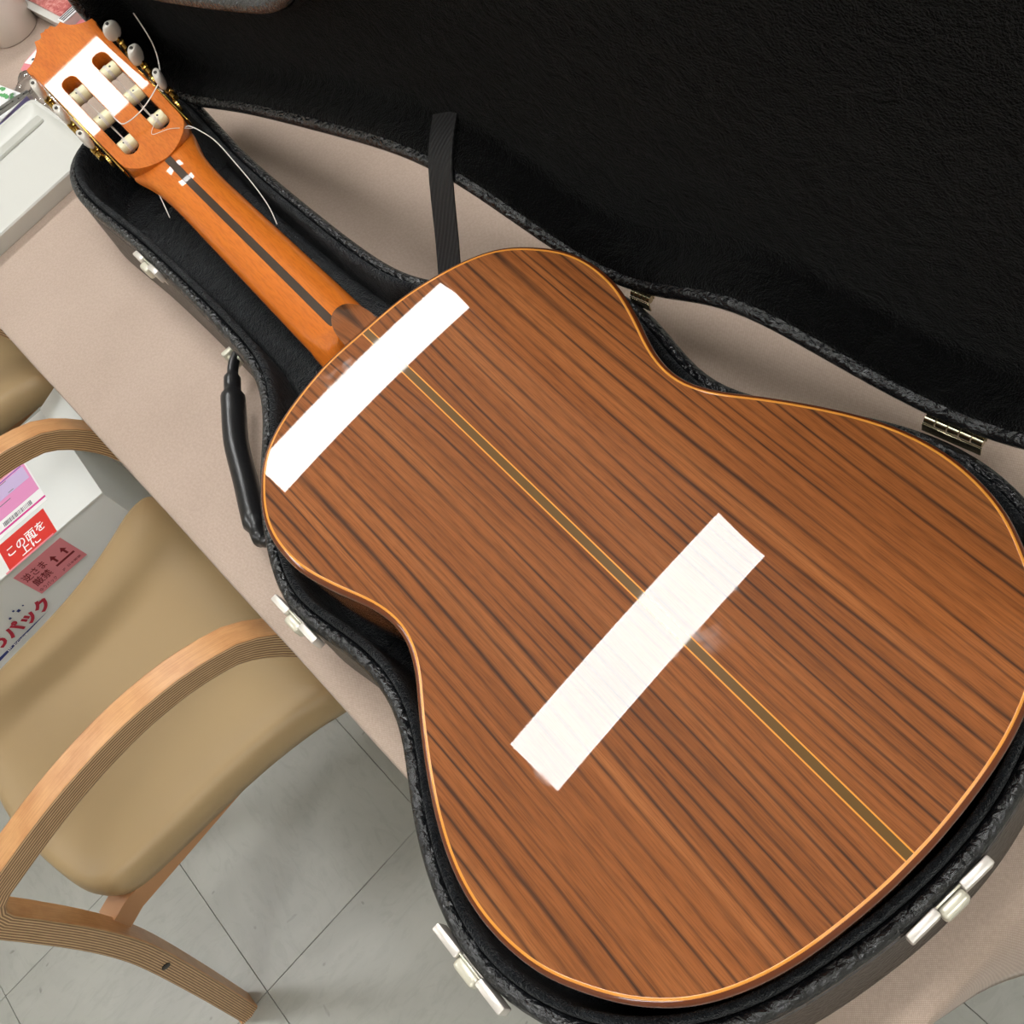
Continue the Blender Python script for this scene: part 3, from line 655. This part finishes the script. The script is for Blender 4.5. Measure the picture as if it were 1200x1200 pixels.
plate = lambda w_, h_, t=.4: at(rbox(w_, h_, t, 0), w_/2, h_/2, 0)
rs = lid_print('this_side_up_sticker', plate(75, 50), -479, -526, .25, 'red_print')
lid_print('lettering', text('この面を', 58, 17, .12), -471, -545, .6, 'white_print', rs)
lid_print('lettering', text('上に', 30, 17, .12), -456, -531.5, .6, 'white_print', rs)
sl_ = lid_print('shipping_slip', plate(150, 125), -543, -584, .25, 'white_print')
lid_print('slip_band', plate(150, 3.2), -543, -590, .6, 'hot_pink_print', sl_)
lid_print('slip_field', plate(146, 62), -541, -610, .5, 'pink_print', sl_)
lid_print('slip_panel', plate(140, 26), -538, -640, .7, 'lavender_print', sl_)
lid_print('slip_rule', plate(136, 1.2), -536, -668, .8, 'blue_print', sl_)
lid_print('slip_band', plate(146, 5), -541, -700, .6, 'hot_pink_print', sl_)
lid_print('slip_field', plate(146, 24), -541, -673, .5, 'pale_pink_print', sl_)
bc = join(*[at(rbox(random.choice((.7, 1.1, 1.7)), 8, .3, 0), 92+k*2.1, 0, 0) for k in range(22)])
lid_print('barcode', bc, -549, -600, .7, 'grey_print', sl_)
lid_print('slip_writing', join(*[at(rbox(random.uniform(8, 24), 1.3, .2, 0), 60+random.uniform(0, 60), -k*5.5, 0) for k in range(9)]), -541, -676, .95, 'grey_print', sl_)
ps = side_print('handle_with_care_sticker', plate(76, 51), -485, 358, .25, 'pale_pink_print')
lid_print('sticker_fold', plate(76, 3), -485, -524.8, .3, 'pale_pink_print', ps)
side_print('lettering', text('逆さま', 34, 14, .1), -481, 388, .7, 'dark_red_print', ps)
side_print('lettering', text('厳禁', 27, 14, .1), -479, 371.5, .7, 'dark_red_print', ps)
side_print('lettering', text('ゆうパック', 27, 6, .05), -482, 361, .7, 'dark_red_print', ps)
side_print('lettering', text('JP  日本郵便', 30, 4.5, .05), -444, 362.5, .7, 'dark_red_print', ps)
def arrow(): return [(3.2, 0, 0), (6.2, 0, 0), (6.2, 8, 0), (9.4, 8, 0), (4.7, 15, 0), (0, 8, 0), (3.2, 8, 0)], [(0, 1, 2, 6), (5, 3, 4) if 0 else (5, 6, 2, 3, 4)]
side_print('arrow', arrow(), -441.5, 382, .7, 'dark_red_print', ps); side_print('arrow', arrow(), -425, 382, .7, 'dark_red_print', ps)
side_print('bar', plate(29, 3), -443, 376, .6, 'dark_red_print', ps)
side_print('logo_lettering', text('ゆうパック', 116, 25, .5), -604, 330, .5, 'crimson_print')
side_print('logo_swoosh', ([(0, 0, 0), (120, 15, 0), (98, 14, 0), (0, 6.5, 0)], [(0, 1, 2, 3)]), -622, 313, .45, 'navy_print')
side_print('logo_lettering', text('JP POST', 36, 4.5, .1), -577, 319.2, .7, 'white_print')
for y, z, s_ in ((-522, 360, 4), (-525, 366, 2.6), (-536, 360, 3), (-512, 363, 2)): side_print('logo_dot', plate(s_, s_), y, z, .4, 'navy_print')

# ------------------------------------------------------------------ things on the table beyond the headstock
ZT = TZ+1.2
def top_thing(name, x, y, rz, label, cat): r = empty(name, (x, y, ZT), rz); tag(r, label, cat); return r
tr = top_thing('plastic_tray', -700, -151, math.radians(6), 'white shallow plastic tray on the cloth beyond the case neck', 'tray')
W_, L_ = 176, 212
def rr(w_, l_, r): 
    P = []
    for cx, cy, a0 in ((w_/2-r, l_/2-r, 0), (-w_/2+r, l_/2-r, math.pi/2), (-w_/2+r, -l_/2+r, math.pi), (w_/2-r, -l_/2+r, 1.5*math.pi)):
        for k in range(6): a = a0+k*math.pi/10; P.append((cx+r*math.cos(a), cy+r*math.sin(a)))
    return P
mk('tray_body', *loft([up(rr(W_-14, L_-14, 8), 0), up(rr(W_-2, L_-2, 12), 18), up(rr(W_, L_, 13), 20), up(rr(W_-2, L_-2, 12), 22), up(rr(W_-10, L_-10, 9), 22), up(rr(W_-14, L_-14, 8), 19), up(rr(W_-30, L_-30, 6), 12), up(rr(W_-44, L_-44, 5), 11.5)], True, True, True), 'tray_white', tr, smooth=40)
mk('tray_ridge', *at(rbox(16, L_-26, 5, 2), -W_/2+34, 0, 13.5), 'tray_grey', tr)
tz = top_thing('tweezers', -806, -66, math.radians(-98), 'grey metal tweezers lying across the edge of the white tray', 'tweezers')
tz.location.z = (ZT+26)*K
for s_ in (1, -1): mk('arm', *loft([[(x, s_*(1.5+g)+w_, z_) for w_, z_ in ((-1.6*t_, .8), (1.6*t_, .8), (1.6*t_, -.8), (-1.6*t_, -.8))] for x, g, t_ in ((-12, 0, 1.8), (10, 2.6, 2.2), (35, 3.8, 1.8), (58, 2.2, .8), (70, 1.2, .4))], True, True, True), 'steel', tz)
for k in range(3): mk('rivet', *xf(lathe([(1.2, 0), (1.2, .4)], 10, False, True), (-6+k*8, 0 if k != 1 else 2, .8)), 'screw_dark', tz)
nt = top_thing('note_pad', -858, -122, math.radians(14), 'white note pad with purple edge and green leaf print beside the tray', 'note pad')
mk('pages', *at(rbox(84, 110, 11, .8), 0, 0, 5.5), 'pad_purple', nt); mk('cover', *at(rbox(84, 110, .8, .2), 0, 0, 11.5), 'paper_white', nt)
lf = []
for k in range(16): lf.append(at(loft([[(random.uniform(3, 5)*math.cos(a), random.uniform(2, 4)*math.sin(a), 0) for a in [i*math.pi/4 for i in range(8)]], [(0, 0, .15)]*8])[:2], -36+k*4.8, random.uniform(42, 51), 12.1))
mk('leaf_print', *join(*lf), 'green_print', nt, smooth=0)
pb = top_thing('plastic_bag', -845, -30, .3, 'crumpled clear plastic bag lying by the tray and the note pad', 'bag')
V = []; F = []
N = 22
for i in range(N):
    for j in range(N):
        u, v = i/(N-1)*2-1, j/(N-1)*2-1; e = max(0, (1-u**4)*(1-v**4)); V.append((u*46+4*math.sin(v*5), v*58+4*math.sin(u*6), 1.0+e*(9+5*math.sin(u*7+v*3)+4*math.sin(v*9-u*4)+random.uniform(-1.5, 1.5))))
for i in range(N-1):
    for j in range(N-1): F.append((i*N+j, (i+1)*N+j, (i+1)*N+j+1, i*N+j+1))
mk('film', V, F, 'clear_film', pb, smooth=60)
cp = top_thing('cup', -1004, -10, 0, 'white cup standing at the head of the table', 'cup')
mk('body', *lathe([(31, 0), (33, 2), (40, 50), (43, 92), (41.5, 93), (40, 91), (36, 40), (30, 5)], 36, True, True), 'ceramic', cp, smooth=50)
mk('drink', *lathe([(.5, 60), (37.6, 60)], 30, True, False), 'cup_inside', cp)
hpts = [(-40, 0, 74), (-58, 0, 72), (-66, 0, 52), (-58, 0, 32), (-38, 0, 26)]
mk('handle', *tube(catmull(hpts, False, 5), 4.5, 10, True), 'ceramic', cp)
pk = top_thing('food_pack', -978, 76, math.radians(8), 'clear pack of pink food with striped label by the white cup', 'pack')
mk('tray', *loft([up(rr(150, 96, 10), 0), up(rr(160, 106, 12), 20), up(rr(162, 108, 12), 22), up(rr(150, 96, 9), 21)], True, True, True), 'tray_white', pk, smooth=40)
mk('contents', *at(rbox(138, 88, 6, 2.5), -4, 0, 22.5), 'pink_photo', pk)
lb = mk('label', *at(rbox(16, 100, .6, .1), 74, 0, 23.5), 'white_print', pk, smooth=0)
for k in range(3): mk('label_stripe', *at(rbox(2.2, 96, .3, 0), 69+k*4.5, 0, 24), 'ink_dark', lb, smooth=0)
p2 = top_thing('snack_bag', -893, 14, math.radians(20), 'pink and white printed snack bag tucked behind the headstock', 'bag')
mk('bag', *loft([up(rr(56, 96, 5), 0), up(rr(60, 100, 6), 6), up(rr(46, 86, 6), 11)], True, True, True), 'pale_pink_print', p2, smooth=50)
mk('white_panel', *at(rbox(40, 56, .8, .2), 0, -14, 11.4), 'white_print', p2); 
for k in range(3): mk('dot', *xf(lathe([(2.2, 0), (2.2, .3)], 10, False, True), (-10+k*8, -34+k*6, 11.8)), 'ink_dark', p2)

# ------------------------------------------------------------------ white carton on the floor past the table's far edge
wc_ = empty('white_carton', (175, 620, 0), GRID); tag(wc_, 'plain white carton on the floor past the far table edge', 'box')
mk('body', *at(rbox(320, 260, 180, 2), 0, 0, 90.5), 'white_card', wc_); mk('lid', *at(rbox(328, 268, 36, 2), 0, 0, 174), 'paper_white', wc_)
